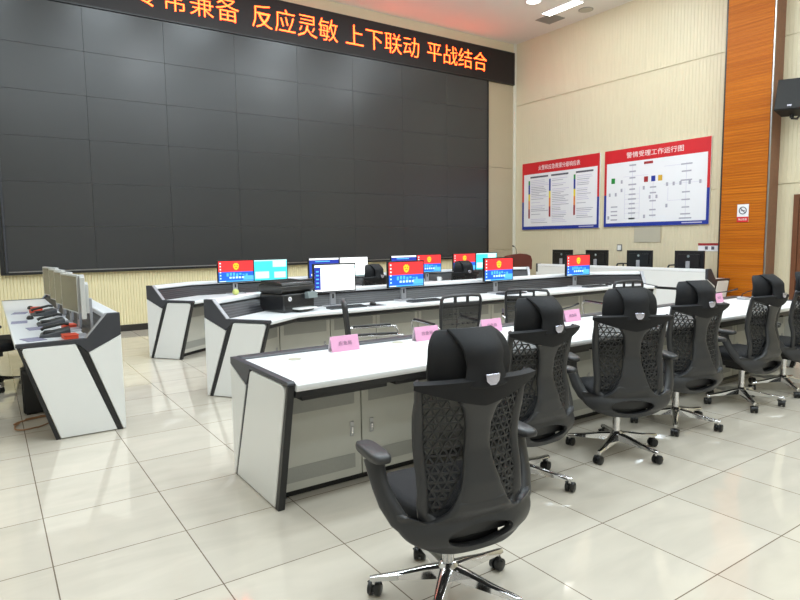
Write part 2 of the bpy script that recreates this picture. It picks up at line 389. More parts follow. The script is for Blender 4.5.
def console(name, label, rear, units, hutch=True, zlow=False, doors=True, group=None, groove=False):
    """rear polyline in world plan; built in local space about the first point"""
    o = rear[0]; loc = [(x-o[0], y-o[1]) for x, y in rear]
    t = thing(name, label, 'desk', (o[0], o[1], 0), 0, group)
    D0 = nrm2((loc[1][0]-loc[0][0], loc[1][1]-loc[0][1])); D1 = nrm2((loc[-1][0]-loc[-2][0], loc[-1][1]-loc[-2][1]))
    T = .045
    ends = ([loc[0], (loc[0][0]+D0[0]*T, loc[0][1]+D0[1]*T)], [(loc[-1][0]-D1[0]*T, loc[-1][1]-D1[1]*T), loc[-1]])
    inner = [(loc[0][0]+D0[0]*T, loc[0][1]+D0[1]*T)]+loc[1:-1]+[(loc[-1][0]-D1[0]*T, loc[-1][1]-D1[1]*T)]
    if hutch:
        F = .715
        rearp = [(0, .0), (0, .765), (.235, .645), (.022, 0)]
        strip = [(.024, 0), (.24, .643), (.25, .66), (.317, .722), (.062, 0)]
        frontp = rnd(rnd([(.066, .0), (.322, .722), (.680, .722), (.462, 0)], 2, .035), 1+0, .012)
        edge = [(.464, 0), (.674, .69), (.682, .729), (.705, .729), (.495, 0)]
        cap = [(0, .767), (0, .94), (.095, .94), (.245, .758), (F-.004, .756), (F-.002, .732), (.70, .728), (.315, .726), (.236, .649)]
        wt = [(.215, .712), (.215, .752), (F-.006, .752), (F, .745), (F, .72), (F-.008, .712)]
    else:
        F = .905
        rearp = [(0, 0), (0, .715), (.262, .622), (.022, 0)]
        strip = [(.024, 0), (.268, .63), (.286, .63), (.042, 0)]
        frontp = rnd(rnd([(.046, 0), (.345, .733), (.852, .733), (.655, 0)], 2, .07), 1, .03)
        edge = [(.657, 0), (.852, .70), (.862, .735), (.885, .735), (.70, 0)]
        cap = [(0, .718), (0, .76), (F-.03, .76), (F-.018, .75), (F-.018, .738), (.34, .737), (.27, .63)]
        wt = [(.10, .705), (.10, .75), (F-.012, .75), (F, .742), (F, .722), (F-.012, .705)]
    for e in ends:
        b = MB(); sweep(b, e, [(u, z+.006) if z == 0 else (u, z) for u, z in frontp], 'white'); fp = b.build('end_panel', t, .006, seg=3)
        b = MB(); sweep(b, e, [(u, z+.006) if z == 0 else (u, z) for u, z in rearp], 'white'); b.build('rear_end_panel', t, .004)
        ein = [(e[0][0]+D0[0]*.003, e[0][1]+D0[1]*.003), (e[1][0]-D0[0]*.003, e[1][1]-D0[1]*.003)]
        b = MB(); sweep(b, ein, strip, 'black' if hutch else 'char'); b.build('end_seam', t, .002)
        b = MB(); sweep(b, ein, edge, 'black'); b.build('end_frame', t, .002)
        b = MB(); sweep(b, e, cap, 'char'); b.build('end_cap', t, .003)
        if hutch:
            b = MB(); sweep(b, e, [(.092, .9405), (.245, .7605), (.256, .7605), (.104, .9405)], 'stand'); b.build('hutch_edge_trim', t)
    b = MB(); sweep(b, inner, wt, 'top'); b.build('worktop', t, .005, seg=3)
    if hutch:
        b = MB()
        sweep(b, inner, [(.012, .70), (.012, .885), (.085, .885), (.225, .754), (.212, .72)], 'black')
        for k in range(5):
            u = .105+.024*k; z = .872-(u-.092)*.935
            sweep(b, inner, [(u-.004, z-.006), (u+.004, z+.006), (u+.012, z-.002), (u+.004, z-.012)], 'char')
        b.build('hutch_face', t)
        b = MB(); sweep(b, inner, [(0, .888), (0, .935), (.098, .935), (.106, .928), (.106, .895), (.098, .888)], 'top'); b.build('hutch_shelf', t, .004)
    else:
        b = MB(); sweep(b, inner, [(0, .70), (0, .762), (.085, .762), (.098, .752), (.098, .70)], 'char'); b.build('rear_rail', t, .003)
    b = MB()
    if groove:
        sweep(b, inner, [(.004, .03), (.004, .56), (.02, .56), (.02, .03)], 'white'); sweep(b, inner, [(.004, .605), (.004, .885 if hutch else .7), (.018, .885 if hutch else .7), (.018, .605)], 'white')
        sweep(b, inner, [(.012, .555), (.012, .61), (.02, .61), (.02, .555)], 'black')
    else: sweep(b, inner, [(.004, .03), (.004, .885 if hutch else .7), (.011, .885 if hutch else .7), (.011, .03)], 'white')
    b.build('back_panel', t)
    # cabinets under the top
    ud = .42 if hutch else .60
    b = MB(); sweep(b, inner, [(.03, .045), (.03, .69), (ud-.02, .69), (ud-.02, .045)], 'cab'); b.build('cabinet_body', t)
    b = MB(); sweep(b, inner, [(.05, 0), (.05, .044), (ud-.05, .044), (ud-.05, 0)], 'black'); b.build('plinth', t)
    b = MB()
    sweep(b, inner, [(ud, .655), (ud, .705), (F-.035, .705), (F-.035, .675), (F-.09, .655)] if hutch else [(F-.10, .66), (F-.10, .704), (F-.02, .704), (F-.02, .672)], 'black')
    b.build('under_rail', t, .002)
    if doors:
        DL = offset(loc, ud)
        for i in range(len(DL)-1):
            a, c = Vector(DL[i]), Vector(DL[i+1]); L = (c-a).length; dv = (c-a)/L
            s0, s1 = (.05 if i == 0 else .0), (L-.05 if i == len(DL)-2 else L)
            n = max(1, round((s1-s0)/units)); w = (s1-s0)/n
            ang = math.atan2(dv.y, dv.x)
            for k in range(n):
                q = a+dv*(s0+k*w)
                R = Matrix.Translation((q.x, q.y, 0)) @ Matrix.Rotation(ang, 4, 'Z')
                b = MB(); b.box((.004, 0, .05), (w-.004, .018, .665), 'cab', R); dr = b.build('cabinet_door', t, .003)
                for z0, z1 in ((.5, .62), (.1, .19)):
                    b = MB(); b.box((.05 if w > .4 else .02, -.0025, z0), (w-.05 if w > .4 else w-.02, .0, z1), 'vent', R); b.build('vent', dr)
                if w > .4:
                    hx = w-.07 if k % 2 == 0 else .07
                    b = MB(); b.box((hx-.014, -.006, .30), (hx+.014, -.0002, .39), 'steel', R); b.box((hx-.007, -.012, .315), (hx+.007, -.0062, .36), 'chrome', R); b.build('handle', dr, .004)
    return t
console('meeting_desk', 'long white front desk with charcoal edges and pink name cards on it', [(1.235, 3.735), (7.42, 3.735)], .575, hutch=False)
console('control_console', 'curved white console of the middle row carrying the black printer', [(1.69, 5.82), (2.34, 6.30), (7.98, 6.30), (8.63, 5.82)], .6, group=None)
console('control_console', 'curved white console of the far row nearest the video wall', [(1.67, 8.24), (2.32, 8.72), (7.96, 8.72), (8.61, 8.24)], .6)
console('control_console', 'white side console on the left seen from its slanted end', [(.845, 9.5), (.845, 5.18)], .6, doors=False)
console('control_console', 'white side console along the cream right wall, its back to the room', [(9.8, 5.37), (9.8, 9.15)], .6, doors=False, groove=True)
# keyboard trays under the front desk
kt = None
for k, x in enumerate((1.6, 2.2, 2.8, 3.4, 4.0, 4.6, 5.2, 5.8, 6.4, 7.0)):
    lab = 'black keyboard tray under the front desk, %s' % ('at the left end' if k == 0 else 'tray %s from its left end' % ('second', 'third', 'fourth', 'fifth', 'sixth', 'seventh', 'eighth', 'ninth', 'tenth')[k-1])
    if kt is None:
        kt = thing('keyboard_tray', lab, 'keyboard tray', (x, 3.0, .64), 0, 'keyboard trays under the front desk')
        b = MB(); b.box((-.27, -.1, 0), (.27, .13, .02), 'black'); b.box((-.27, -.112, .0), (.27, -.1, .045), 'black'); b.build('tray', kt, .004)
        for s in (-1, 1):
            b = MB(); b.box((s*.255-.012, -.09, .0205), (s*.255+.012, .12, .0645), 'char'); b.build('runner', kt, .002)
    else: dup(kt, lab, (x, 3.0, .64))
t = thing('levelling_foot', 'small chrome levelling foot under the left end of the front desk', 'foot', (1.33, 3.17, 0))
b = MB(); b.lathe([(.018, 0), (.018, .008), (.007, .012), (.007, .045)], 'steel'); b.build('foot', t)

# ------------------------------------------------------------------ executive chairs
def yc(z):
    """backrest centre line"""
    pts = [(.40, -.19), (.48, -.235), (.58, -.235), (.70, -.205), (.80, -.215), (.90, -.24), (.98, -.262)]
    for (a, ya), (c, yb) in zip(pts, pts[1:]):
        if z <= c or c == .98:
            k = (z-a)/(c-a); return ya+(yb-ya)*k
def hw(z):
    pts = [(.40, .20), (.50, .222), (.60, .225), (.70, .226), (.80, .234), (.90, .243), (.98, .252)]
    for (a, ya), (c, yb) in zip(pts, pts[1:]):
        if z <= c or c == .98:
            k = (z-a)/(c-a); return ya+(yb-ya)*k
def bp(u, z, off=0.): return Vector((u*hw(z), yc(z)+.064*u*u+off, z))
def zlow(u): return .886+.074*abs(u)**1.2
def ztop(u): return .992-.014*abs(u)
def sp(z):
    """half width of the spine"""
    pts = [(.42, .165), (.50, .125), (.58, .092), (.66, .068), (.74, .055), (.80, .055), (.85, .062), (.89, .10)]
    for (a, ya), (c, yb) in zip(pts, pts[1:]):
        if z <= c or c == .89: return ya+(yb-ya)*(z-a)/(c-a)
def exec_chair(label, loc, rz, base_rot, group):
    t = thing('executive_chair', label, 'chair', loc, rz, group)
    # star base
    b = MB()
    for k in range(5):
        a = base_rot+2*PI*k/5; R = Matrix.Rotation(a, 4, 'Z'); rings = []
        for r, w, z0, z1 in ((.02, .034, .085, .135), (.1, .028, .082, .125), (.2, .022, .078, .105), (.305, .018, .074, .092), (.328, .013, .074, .088)):
            rings.append([R @ Vector(p) for p in ((r, -w, z0), (r, w, z0), (r, w*.8, z1-.006), (r, w*.35, z1), (r, -w*.35, z1), (r, -w*.8, z1-.006))])
        b.loft(rings, 'chrome')
        p = R @ Vector((.312, 0, 0)); b.cyl((p.x, p.y, .052), (p.x, p.y, .08), .009, 'chrome', 10)
    b.lathe([(.045, .078), (.045, .13), (.034, .145), (.03, .146)], 'chrome')
    b.build('star_base', t, smooth=35)
    for k in range(5):
        a = base_rot+2*PI*k/5; p = (.312*math.cos(a), .312*math.sin(a)); q = a+1.1+k*1.7
        dx, dy = math.cos(q), math.sin(q); b = MB()
        c = (p[0]-dy*.012, p[1]+dx*.012)
        for s in (-1, 1):
            u = (c[0]+dx*s*.006, c[1]+dy*s*.006); v = (c[0]+dx*s*.024, c[1]+dy*s*.024); w = (c[0]+dx*s*.028, c[1]+dy*s*.028)
            b.tube([(u[0], u[1], .0285), (v[0], v[1], .0285), (w[0], w[1], .0285)], [.0285, .0285, .022], 'rubber', 16)
        b.tube([(c[0]-dx*.007, c[1]-dy*.007, .03), (c[0]+dx*.007, c[1]+dy*.007, .03)], [.02, .02], 'rubber', 12)
        b.tube([(c[0]-dy*.01-dx*.026, c[1]+dx*.01-dy*.026, .05), (p[0], p[1], .054), (c[0]-dy*.01+dx*.026, c[1]+dx*.01+dy*.026, .05)], [(.012, .006)]*3, 'rubber', 8)
        b.build('caster', t)
    b = MB(); b.cyl((0, 0, .146), (0, 0, .33), .025, 'chrome', 18); b.cyl((0, 0, .30), (0, 0, .352), .034, 'chrome', 18, .04); b.build('gas_column', t)
    b = MB(); b.box((-.19, -.20, .352), (.19, .12, .404), 'plastic'); b.box((-.12, -.19, .318), (.12, .08, .353), 'rubber'); b.cyl((.09, .02, .37), (.26, .04, .375), .007, 'plastic', 8); b.box((.24, .02, .366), (.30, .06, .382), 'plastic'); b.build('tilt_mechanism', t, .012)
    # seat
    b = MB(); rings = []
    for z, k in ((.402, .9), (.415, .98), (.44, 1.), (.468, .985), (.483, .93), (.489, .8), (.491, .4)):
        ring = []
        for i in range(36):
            a = 2*PI*i/36; ca, sa = math.cos(a), math.sin(a)
            x = .255*k*math.copysign(abs(ca)**.55, ca); y = .03+.25*k*math.copysign(abs(sa)**.55, sa)
            ring.append((x, y, z+(-.022*max(0, (y-.16)/.12) if z > .43 else 0)))
        rings.append(ring)
    b.loft(rings, 'fabric'); b.build('seat', t, smooth=60)
    # back: side frame, lattice, mesh, spine, collar
    b = MB()
    for s in (-1, 1):
        path = [bp(s*.97, .975)]+[bp(s*.93, z) for z in (.96, .9, .84, .78, .72, .66, .6, .55, .5, .46)]+[Vector((s*.17, -.205, .425)), Vector((s*.13, -.215, .405))]
        n = len(path)
        b.tube(path, [(.011, .012)]*1+[(.015, .016)]*2+[(.017, .024)]*(n-7)+[(.019, .03)]*4, 'plastic', 12)
    for s in (-1, 1):                                               # edge along the collar down to the spine
        path = [bp(s*u, zlow(u)-.006, -.004) for u in (.98, .85, .7, .55, .4, .28)]
        b.tube(path, [(.008, .01)]*len(path), 'plastic', 8)
    b.build('back_frame', t, smooth=60)
    b = MB()
    def latt(s):
        step = .036; rows = {}
        r = 0; z = .93
        while z > .44:
            k = -1.2+.5*(r % 2)*0
            pts = []
            x = (.5*step if r % 2 else 0)
            while x < .30:
                u = x/hw(z)
                if u < .965 and x > sp(z)-.012 and z < zlow(u)+.004: pts.append((x, z))
                x += step
            rows[r] = pts; r += 1; z -= step*.866
        seen = set()
        for r, pts in rows.items():
            for p in pts:
                for q in pts+rows.get(r+1, []):
                    if p != q and math.hypot(p[0]-q[0], p[1]-q[1]) < step*1.06:
                        key = tuple(sorted((p, q)))
                        if key in seen: continue
                        seen.add(key)
                        A = bp(s*p[0]/hw(p[1]), p[1], -.004); B = bp(s*q[0]/hw(q[1]), q[1], -.004)
                        th = .0026+.0022*max(0, min(1, (.8-p[1])/.3))
                        d = (B-A).normalized(); nn = Vector((0, -1, 0)); sd = d.cross(nn).normalized()
                        V = [b.bm.verts.new(v) for v in (A+sd*th, A-sd*th, B-sd*th, B+sd*th, A+sd*th-nn*.006, A-sd*th-nn*.006, B-sd*th-nn*.006, B+sd*th-nn*.006)]
                        for f in ((0, 1, 2, 3), (4, 7, 6, 5), (0, 3, 7, 4), (1, 5, 6, 2)): b.face([V[i] for i in f], 'lattice')
    latt(1); b.build('back_lattice', t, smooth=0); b = MB(); latt(-1); b.build('back_lattice', t, smooth=0)
    b = MB(); b.sheet(lambda u, v: bp(-.97+1.94*u, .45+(min(zlow(-.97+1.94*u), .955)-.45)*v, .012), 24, 16, 'mesh'); b.build('back_mesh', t)
    b = MB()
    hole = (0, .372)
    right = [(.06, .52), (.100, .524), (.118, .500), (.155, .462), (.205, .442), (.25, .45), (.285, .47),
             (.31, .455), (.30, .41), (.272, .372), (.225, .34), (.16, .318), (.08, .305)]
    outl = [(0, .52)]+right+[(0, .301)]+[(-x, z) for x, z in right[::-1]]
    N = 96; n = len(outl); pts = []
    lens = [math.dist(outl[i], outl[(i+1) % n]) for i in range(n)]; tot = sum(lens)
    for k in range(N):
        d = k/N*tot; i = 0
        while d > lens[i]: d -= lens[i]; i += 1
        q = d/lens[i]; p0, p1, p2, p3 = [Vector(outl[(i+e) % n]) for e in (-1, 0, 1, 2)]
        pts.append(.5*((2*p1)+(p2-p0)*q+(2*p0-5*p1+4*p2-p3)*q*q+(3*p1-p0-3*p2+p3)*q**3))
    def shell(x, z):
        y = yc(max(z, .44))-.014 if z > .44 else -.213-.014-.02*math.sin(PI*min(1, max(0, (z-.34)/.10)))+.3*max(0, .36-z)
        return y+1.26*max(0, abs(x)-.10)**1.6
    M_ = 18; rings = []
    prm = []
    for k in range(N):
        v = pts[k]-Vector(hole); prm.append(math.atan2(v.y/.055, v.x/.135))
    for side in (1, -1):
        RR = []
        for m in range(M_+1):
            t_ = m/M_; th = .019*math.sqrt(max(0, 1-(2*t_-1)**14))+.001; ring = []
            for k in range(N):
                e = Vector((hole[0]+.136*math.cos(prm[k]), hole[1]+.044*math.sin(prm[k])+.01*math.cos(prm[k])**2))
                c = e*(1-t_)+pts[k]*t_; ring.append(Vector((c.x, shell(c.x, c.y)-side*th, c.y)))
            RR.append([b.bm.verts.new(p) for p in ring])
        for a_, c_ in zip(RR, RR[1:]):
            for k in range(N): b.face([a_[k], a_[(k+1) % N], c_[(k+1) % N], c_[k]], 'plastic')
        if side == 1: F_ = RR
    for idx in (0, M_):
        for k in range(N): b.face([F_[idx][k], F_[idx][(k+1) % N], RR[idx][(k+1) % N], RR[idx][k]], 'plastic')
    def spw(z):
        P_ = [(.485, .128), (.505, .115), (.565, .086), (.64, .066), (.72, .054), (.80, .055), (.862, .07), (.893, .10)]
        for (a_, ya), (c_, yb) in zip(P_, P_[1:]):
            if z <= c_ or c_ == .893:
                f_ = (z-a_)/(c_-a_); return ya+(yb-ya)*f_
    rings = []
    for k in range(30):
        z = .485+.408*k/29; w_ = spw(z)
        rings.append([(w_*math.copysign(abs(math.cos(a))**.55, math.cos(a)), shell(w_*math.cos(a), z)-.0195*math.copysign(abs(math.sin(a))**.7, math.sin(a)), z) for a in [2*PI*i/28 for i in range(28)]])
    b.loft(rings, 'plastic')
    b.build('spine_shell', t, smooth=60)
    for s in (-1, 1):
        b = MB()
        path = [Vector((s*x, y, z)) for x, y, z in ((.20, -.185, .375), (.25, -.165, .405), (.29, -.135, .445), (.316, -.10, .50), (.33, -.065, .56), (.335, -.04, .61), (.336, -.025, .655))]
        b.tube(path, [(.03, .018), (.034, .02), (.036, .021), (.036, .021), (.034, .021), (.036, .022), (.042, .024)], 'plastic', 14, ref=(0, 1, 0)); b.build('arm_support', t, smooth=60)
    b = MB()
    def collar(u, v):
        w = 2*u-1; z = zlow(w)+(ztop(w)-zlow(w))*v
        return bp(w, z, -.012*(1-abs(w)**2)-.008)
    b.sheet(collar, 26, 6, 'fabric', -.03)
    b.build('collar', t, smooth=60)
    for s in (-1, 1):
        b = MB(); rings = []
        for z, k in ((.655, .8), (.662, .97), (.674, 1.), (.685, .96), (.690, .8)):
            rings.append([(s*.335+.042*k*math.copysign(abs(math.cos(a))**.6, math.cos(a)), -.01+.12*k*math.copysign(abs(math.sin(a))**.6, math.sin(a)), z) for a in [2*PI*i/24 for i in range(24)]])
        b.loft(rings, 'plastic'); b.build('armrest', t, smooth=60)
    # headrest: saddle pad in front of an hourglass neck
    b = MB()
    def pad(u, v):
        w = 2*u-1; q = 2*v-1
        k = 1-.05*(q+1)-.25*max(0, q)**3.2-.10*max(0, -q)**4
        if abs(w) > 0: k *= 1
        x = .194*w*k; z = 1.043+.112*q*(1-.10*abs(w)**3)+.004*w*w
        return Vector((x, -.252+.078*w*w+.010*q*q+.04*max(0, q)**2, z))
    b.sheet(pad, 20, 12, 'fabric', .028); o = b.build('headrest_pad', t, .01, smooth=60)
    b = MB()
    def neck(u, v):
        z = .95+.185*v; w = 2*u-1
        h_ = .086-.024*math.sin(min(1, v/.5)*PI/2)+.062*max(0, v-.45)**1.2
        x = w*h_
        return Vector((x, -.300+.024*v+.030*w*w+.34*max(0, v-.66)**1.25, z))
    b.sheet(neck, 12, 14, 'fabric', -.026); b.build('headrest_neck', t, .006, smooth=60)
    b = MB(); b.loft([[(x*k, -.3265-d, .990+z*k) for x, z in ((-.03, .016), (.03, .016), (.026, -.012), (.012, -.026), (-.012, -.026), (-.026, -.012))] for d, k in ((0, 1), (.006, 1), (.009, .8))], 'badge'); b.build('badge', t, .002)
    return t
G = 'black executive chairs along the front desk'
HUB = [(1.512, 1.888, 9), (2.59, 2.55, 4), (3.545, 2.55, 32), (4.43, 2.65, 17), (5.47, 2.66, 4), (6.26, 2.66, 4)]
LAB = ['black high-backed executive chair nearest the camera, standing out in the foreground',
       'black executive chair just behind the nearest foreground chair, half hidden by it',
       'black executive chair turned squarely away from the camera, third along the front desk',
       'black executive chair fourth along the front desk, beside the chair turned squarely away',
       'black executive chair in front of the wood pilaster, its left armrest in view',
       'black executive chair cut off by the right edge of the photo']
CH0 = exec_chair(LAB[0], (HUB[0][0], HUB[0][1], 0), -math.radians(HUB[0][2]), math.radians(76+9), G)
for (x, y, ph), lab in list(zip(HUB, LAB))[1:]:
    dup(CH0, lab, (x, y, 0), -math.radians(ph))
G2 = 'black executive chairs at the far console'
dup(CH0, 'black executive chair between the two curved consoles, near the white screen', (4.42, 7.35, 0), -math.radians(-14), G2)
dup(CH0, 'black executive chair between the two curved consoles, below the red screen at right', (6.1, 7.35, 0), -math.radians(4), G2)
dup(CH0, 'black office chair pulled up to the left side console at the photo edge', (-.06, 7.5, 0), -math.radians(84), 'chair at the left side console')

# ------------------------------------------------------------------ visitor chairs with mesh backs
def visitor_chair(label, loc, rz):
    t = thing('visitor_chair', label, 'chair', loc, rz, 'mesh-backed visitor chairs behind the front desk')
    yb = lambda z: -.235-.10*(z-.46)
    b = MB()
    path = [(-.20, yb(.46), .46), (-.215, yb(.6), .6), (-.225, yb(.8), .8), (-.222, yb(.9), .9), (-.205, yb(.93), .93), (-.1, yb(.94)-.008, .94), (.1, yb(.94)-.008, .94), (.205, yb(.93), .93), (.222, yb(.9), .9), (.225, yb(.8), .8), (.215, yb(.6), .6), (.20, yb(.46), .46)]
    b.tube(path, [(.014, .022)]*len(path), 'plastic', 10, ref=(0, 1, 0)); b.tube([(-.2, yb(.47), .47), (.2, yb(.47), .47)], .014, 'plastic', 8)
    b.tube([(-.215, yb(.855), .855), (.215, yb(.855), .855)], [(.01, .02)]*2, 'plastic', 8)
    b.build('back_frame', t, smooth=50)
    b = MB(); b.sheet(lambda u, v: Vector(((2*u-1)*.21, yb(.48+.37*v), .48+.37*v)), 6, 6, 'mesh')
    for k in range(7): z = .51+.05*k; b.tube([(-.21, yb(z)-.004, z), (.21, yb(z)-.004, z)], .0035, 'plastic', 6)
    for k in range(5):
        for j in range(3): x = -.12+.06*k+(.03 if j % 2 else 0); z = .56+.1*j; b.box((x-.01, yb(z)-.012, z-.008), (x+.01, yb(z)+.002, z+.008), 'plastic')
    b.build('back_mesh', t)
    for x in (-.07, .07): b = MB(); b.box((x-.012, yb(.89)-.01, .865), (x+.012, yb(.89)+.01, .935), 'plastic'); b.build('rail_clip', t)
    b = MB(); rings = []
    for z, k in ((.40, .92), (.41, 1), (.45, 1), (.465, .94), (.468, .6)):
        rings.append([(.235*k*math.copysign(abs(math.cos(a))**.5, math.cos(a)), .01+.235*k*math.copysign(abs(math.sin(a))**.5, math.sin(a)), z) for a in [2*PI*i/28 for i in range(28)]])
    b.loft(rings, 'fabric'); b.build('seat', t, smooth=60)
    for s in (-1, 1):
        b = MB(); x = s*.26
        b.tube([(s*.222, yb(.62), .62), (x, yb(.65)+.03, .648), (x, -.1, .652), (x+s*.02, .14, .66), (x+s*.025, .21, .655), (x+s*.02, .245, .62), (x, .235, .5), (x, .22, .3), (x, .235, .05), (x, .21, .013), (x, .1, .012), (x, -.22, .012), (x*.8, -.245, .012), (0, -.25, .012)], .0115, 'chrome', 10)
        b.cyl((x, .2, .385), (s*.2, .16, .395), .01, 'chrome', 8); b.build('sled_leg', t, smooth=60)
        b = MB(); b.tube([(x, yb(.65)+.06, .664), (x, -.08, .668), (x+s*.018, .12, .675), (x+s*.022, .17, .674)], [(.016, .011)]*4, 'rubber', 10); b.build('arm_pad', t, smooth=60)
    return t
V = visitor_chair('mesh-backed visitor chair turned sideways behind the first pink name card', (2.90, 4.66, 0), -math.radians(117))
for (x, y, ph), lab in (((3.83, 4.78, 8), 'mesh-backed visitor chair between the front desk and middle console, its mesh back fully in view'),
                        ((4.93, 4.72, 48), 'mesh-backed visitor chair behind the second executive chair of the front desk'),
                        ((6.6, 4.85, 12), 'mesh-backed visitor chair behind the chair turned squarely away')):
    dup(V, lab, (x, y, 0), -math.radians(ph))
for y, lab in ((7.65, 'mesh-backed visitor chair by right wall, its top peeking over the console beside the light switch'),
               (6.5, 'mesh-backed visitor chair by the right wall, its top peeking over beside the nearest monitor back')):
    dup(V, lab, (10.56, y, 0), PI/2, 'visitor chairs by the right wall')

# ------------------------------------------------------------------ monitors
def emblem(b, x, z, s, y):
    pts = [(0, -1.05), (.55, -.75), (.8, -.2), (.85, .5), (.5, .72), (.3, .98), (0, .85), (-.3, .98), (-.5, .72), (-.85, .5), (-.8, -.2), (-.55, -.75)]
    b.poly([(x+p[0]*s, y, z+p[1]*s) for p in pts], 's_gold')
    for dx in (-.35, .35): b.poly([(x+(dx-.15)*s, y-.0004, z+.1*s), (x+(dx+.15)*s, y-.0004, z+.1*s), (x+(dx+.15)*s, y-.0004, z+.35*s), (x+(dx-.15)*s, y-.0004, z+.35*s)], 's_red')
    b.poly([(x-.3*s, y-.0004, z-.45*s), (x+.3*s, y-.0004, z-.45*s), (x+.3*s, y-.0004, z-.25*s), (x-.3*s, y-.0004, z-.25*s)], 's_red')
def rect(b, x0, x1, z0, z1, y, m): b.poly([(x0, y, z0), (x1, y, z0), (x1, y, z1), (x0, y, z1)], m)
def display(kind, t):
    W, Z0, Z1 = .252, .175, .465; b = MB(); y = -.0225
    if kind == 'police':
        zm = Z0+.48*(Z1-Z0)
        rect(b, -W, W, zm, Z1, y, 's_red'); rect(b, -W, W, Z0+.014, zm, y, 's_blue'); rect(b, -W, W, Z0, Z0+.014, y, 's_cyan')
        emblem(b, 0, zm+.075, .05, y-.0005)
        rnd_ = random.Random(5)
        for k in range(7): x = -.14+.046*k; rect(b, x, x+.03, zm-.075+rnd_.uniform(-.02, .03), zm-.04+rnd_.uniform(0, .03), y-.0005, 's_cyan')
        for k in range(5): rect(b, -.10+.045*k, -.07+.045*k, zm-.095, zm-.07, y-.0006, 's_pale')
        rect(b, .1, W, Z0+.02, zm-.06, y-.0004, 's_cyan')
        for k in range(6): rect(b, -.235, -.215, Z1-.04-.042*k, Z1-.022-.042*k, y-.0006, 's_pale')
        rect(b, -.24, -.15, Z0+.003, Z0+.011, y-.0006, 's_white')
    elif kind == 'teal':
        rect(b, -W, W, Z0, Z1, y, 's_teal')
        for a in ((.03, .24, .36, .45), (-.24, -.03, .2, .3), (.05, .23, .2, .29)): rect(b, *a, y-.0005, 's_pale')
        rect(b, -W, W, .45, Z1, y-.0006, 's_pale')
    elif kind == 'page':
        rect(b, -W, W, Z0, Z1, y, 's_white'); rect(b, -W, -.18, Z0+.02, Z1-.025, y-.0005, 's_navy'); rect(b, -.18, W, .425, .445, y-.0005, 's_pale')
        for k in range(5): rect(b, -.235, -.2, .22+.042*k, .235+.042*k, y-.0008, 's_cyan')
    elif kind == 'navy':
        rect(b, -W, W, Z0, Z1, y, 's_navy'); rect(b, -W, W, .44, Z1, y-.0005, 's_white'); rect(b, -.15, .1, .41, .425, y-.0005, 's_cyan'); rect(b, -W, -.19, Z0, .40, y-.0004, 's_dusk')
        rect(b, -.22, -.18, .2, .23, y-.0006, 's_white')
    elif kind == 'blank': rect(b, -W, W, Z0, Z1, y, 's_white'); rect(b, -W, W, Z0, Z0+.012, y-.0005, 's_pale')
    else: rect(b, -W, W, Z0, Z1, y, M['off'])
    return b.build('display', t, smooth=0, recalc=False)
M['off'] = mat('display_off', (110, 107, 98), .25, spec=.6, noise=.03)
def monitor(kind, label, x, y, zb, rz, group, bez='bezel', back=True):
    t = thing('monitor', label, 'monitor', (x, y, zb), rz, group)
    b = MB(); b.box((-.266, -.022, .163), (.266, .012, .48), bez); b.box((-.2, .012, .2), (.2, .034, .42), bez); b.build('housing', t, .004)
    display(kind, t)
    b = MB(); b.box((-.034, .036, .012), (.034, .056, .30), 'stand'); b.box((-.012, .0345, .085), (.012, .0575, .135), 'black'); b.build('stand_column', t, .003)
    b = MB(); b.box((-.12, -.07, 0), (.12, .09, .011), 'stand'); b.build('stand_base', t, .005)
    b = MB(); b.lathe([(.024, 0), (.024, .002)], 'lcdgrey', seg=20); o = b.build('back_badge', t); o.rotation_euler = (-PI/2, 0, 0); o.location = (0, .0345, .37 if False else .385)
    return t
ZD = .752
gm = 'monitors on the middle console'
monitor('page', 'monitor showing a white page beside the black printer', 3.2, 6.0, ZD, 0, gm)
monitor('police', 'monitor with red and blue emblem screen in front of the sideways visitor chair', 4.17, 6.0, ZD, 0, gm)
monitor('police', 'monitor with red and blue emblem screen left of the dark red lectern', 5.69, 6.0, ZD, 0, gm)
monitor('police', 'monitor with red and blue emblem screen in front of the monitor backs on the right', 7.31, 6.0, ZD, 0, gm)
gf = 'monitors on the far console'
for k, x, lab in (('police', 2.91, 'leftmost monitor of the far console, red and blue emblem screen'), ('teal', 3.43, 'teal screen monitor beside the leftmost emblem screen, behind the printer'),
                  ('navy', 4.30, 'navy screen monitor half hidden behind the white page monitor'), ('blank', 4.83, 'blank white screen monitor next to the black chair headrest'),
                  ('navy', 5.80, 'navy screen monitor half hidden behind an emblem screen in the middle of the far console'), ('police', 6.33, 'red and blue emblem monitor to the right of the half-hidden navy screens'),
                  ('police', 7.13, 'red and blue emblem monitor behind the second black chair headrest'), ('teal', 7.66, 'teal screen monitor at the right end of the far console')):
    monitor(k, lab, x, 8.40, ZD, 0, gf)
gl = 'monitors on the left side console'
for k, (y, rz, lab) in enumerate(((7.72, -PI/2+.16, 'grey monitor farthest along the left side console, nearest the video wall'), (7.02, -PI/2+.13, 'second farthest grey monitor on the left side console'), (6.4, -PI/2+.14, 'middle grey monitor of the five on the left side console'),
                       (5.82, -PI/2+.13, 'second nearest grey monitor on the left side console'), (5.37, -PI/2-.11, 'nearest grey monitor on the left side console, seen edge-on'))):
    monitor('off', lab , .585 if y > 5.5 else .62, y, ZD, rz, gl, 'bezel_silver')
gr = 'monitors on the right side console'
for y, lab in ((8.65, 'farthest black monitor back on the right side console'), (7.78, 'second farthest black monitor back on the right side console, behind an emblem screen'),
               (6.82, 'black monitor back under the grey access panel'), (5.85, 'black monitor back nearest the wood pilaster')):
    monitor('off', lab, 10.06, y, ZD, PI/2, gr)

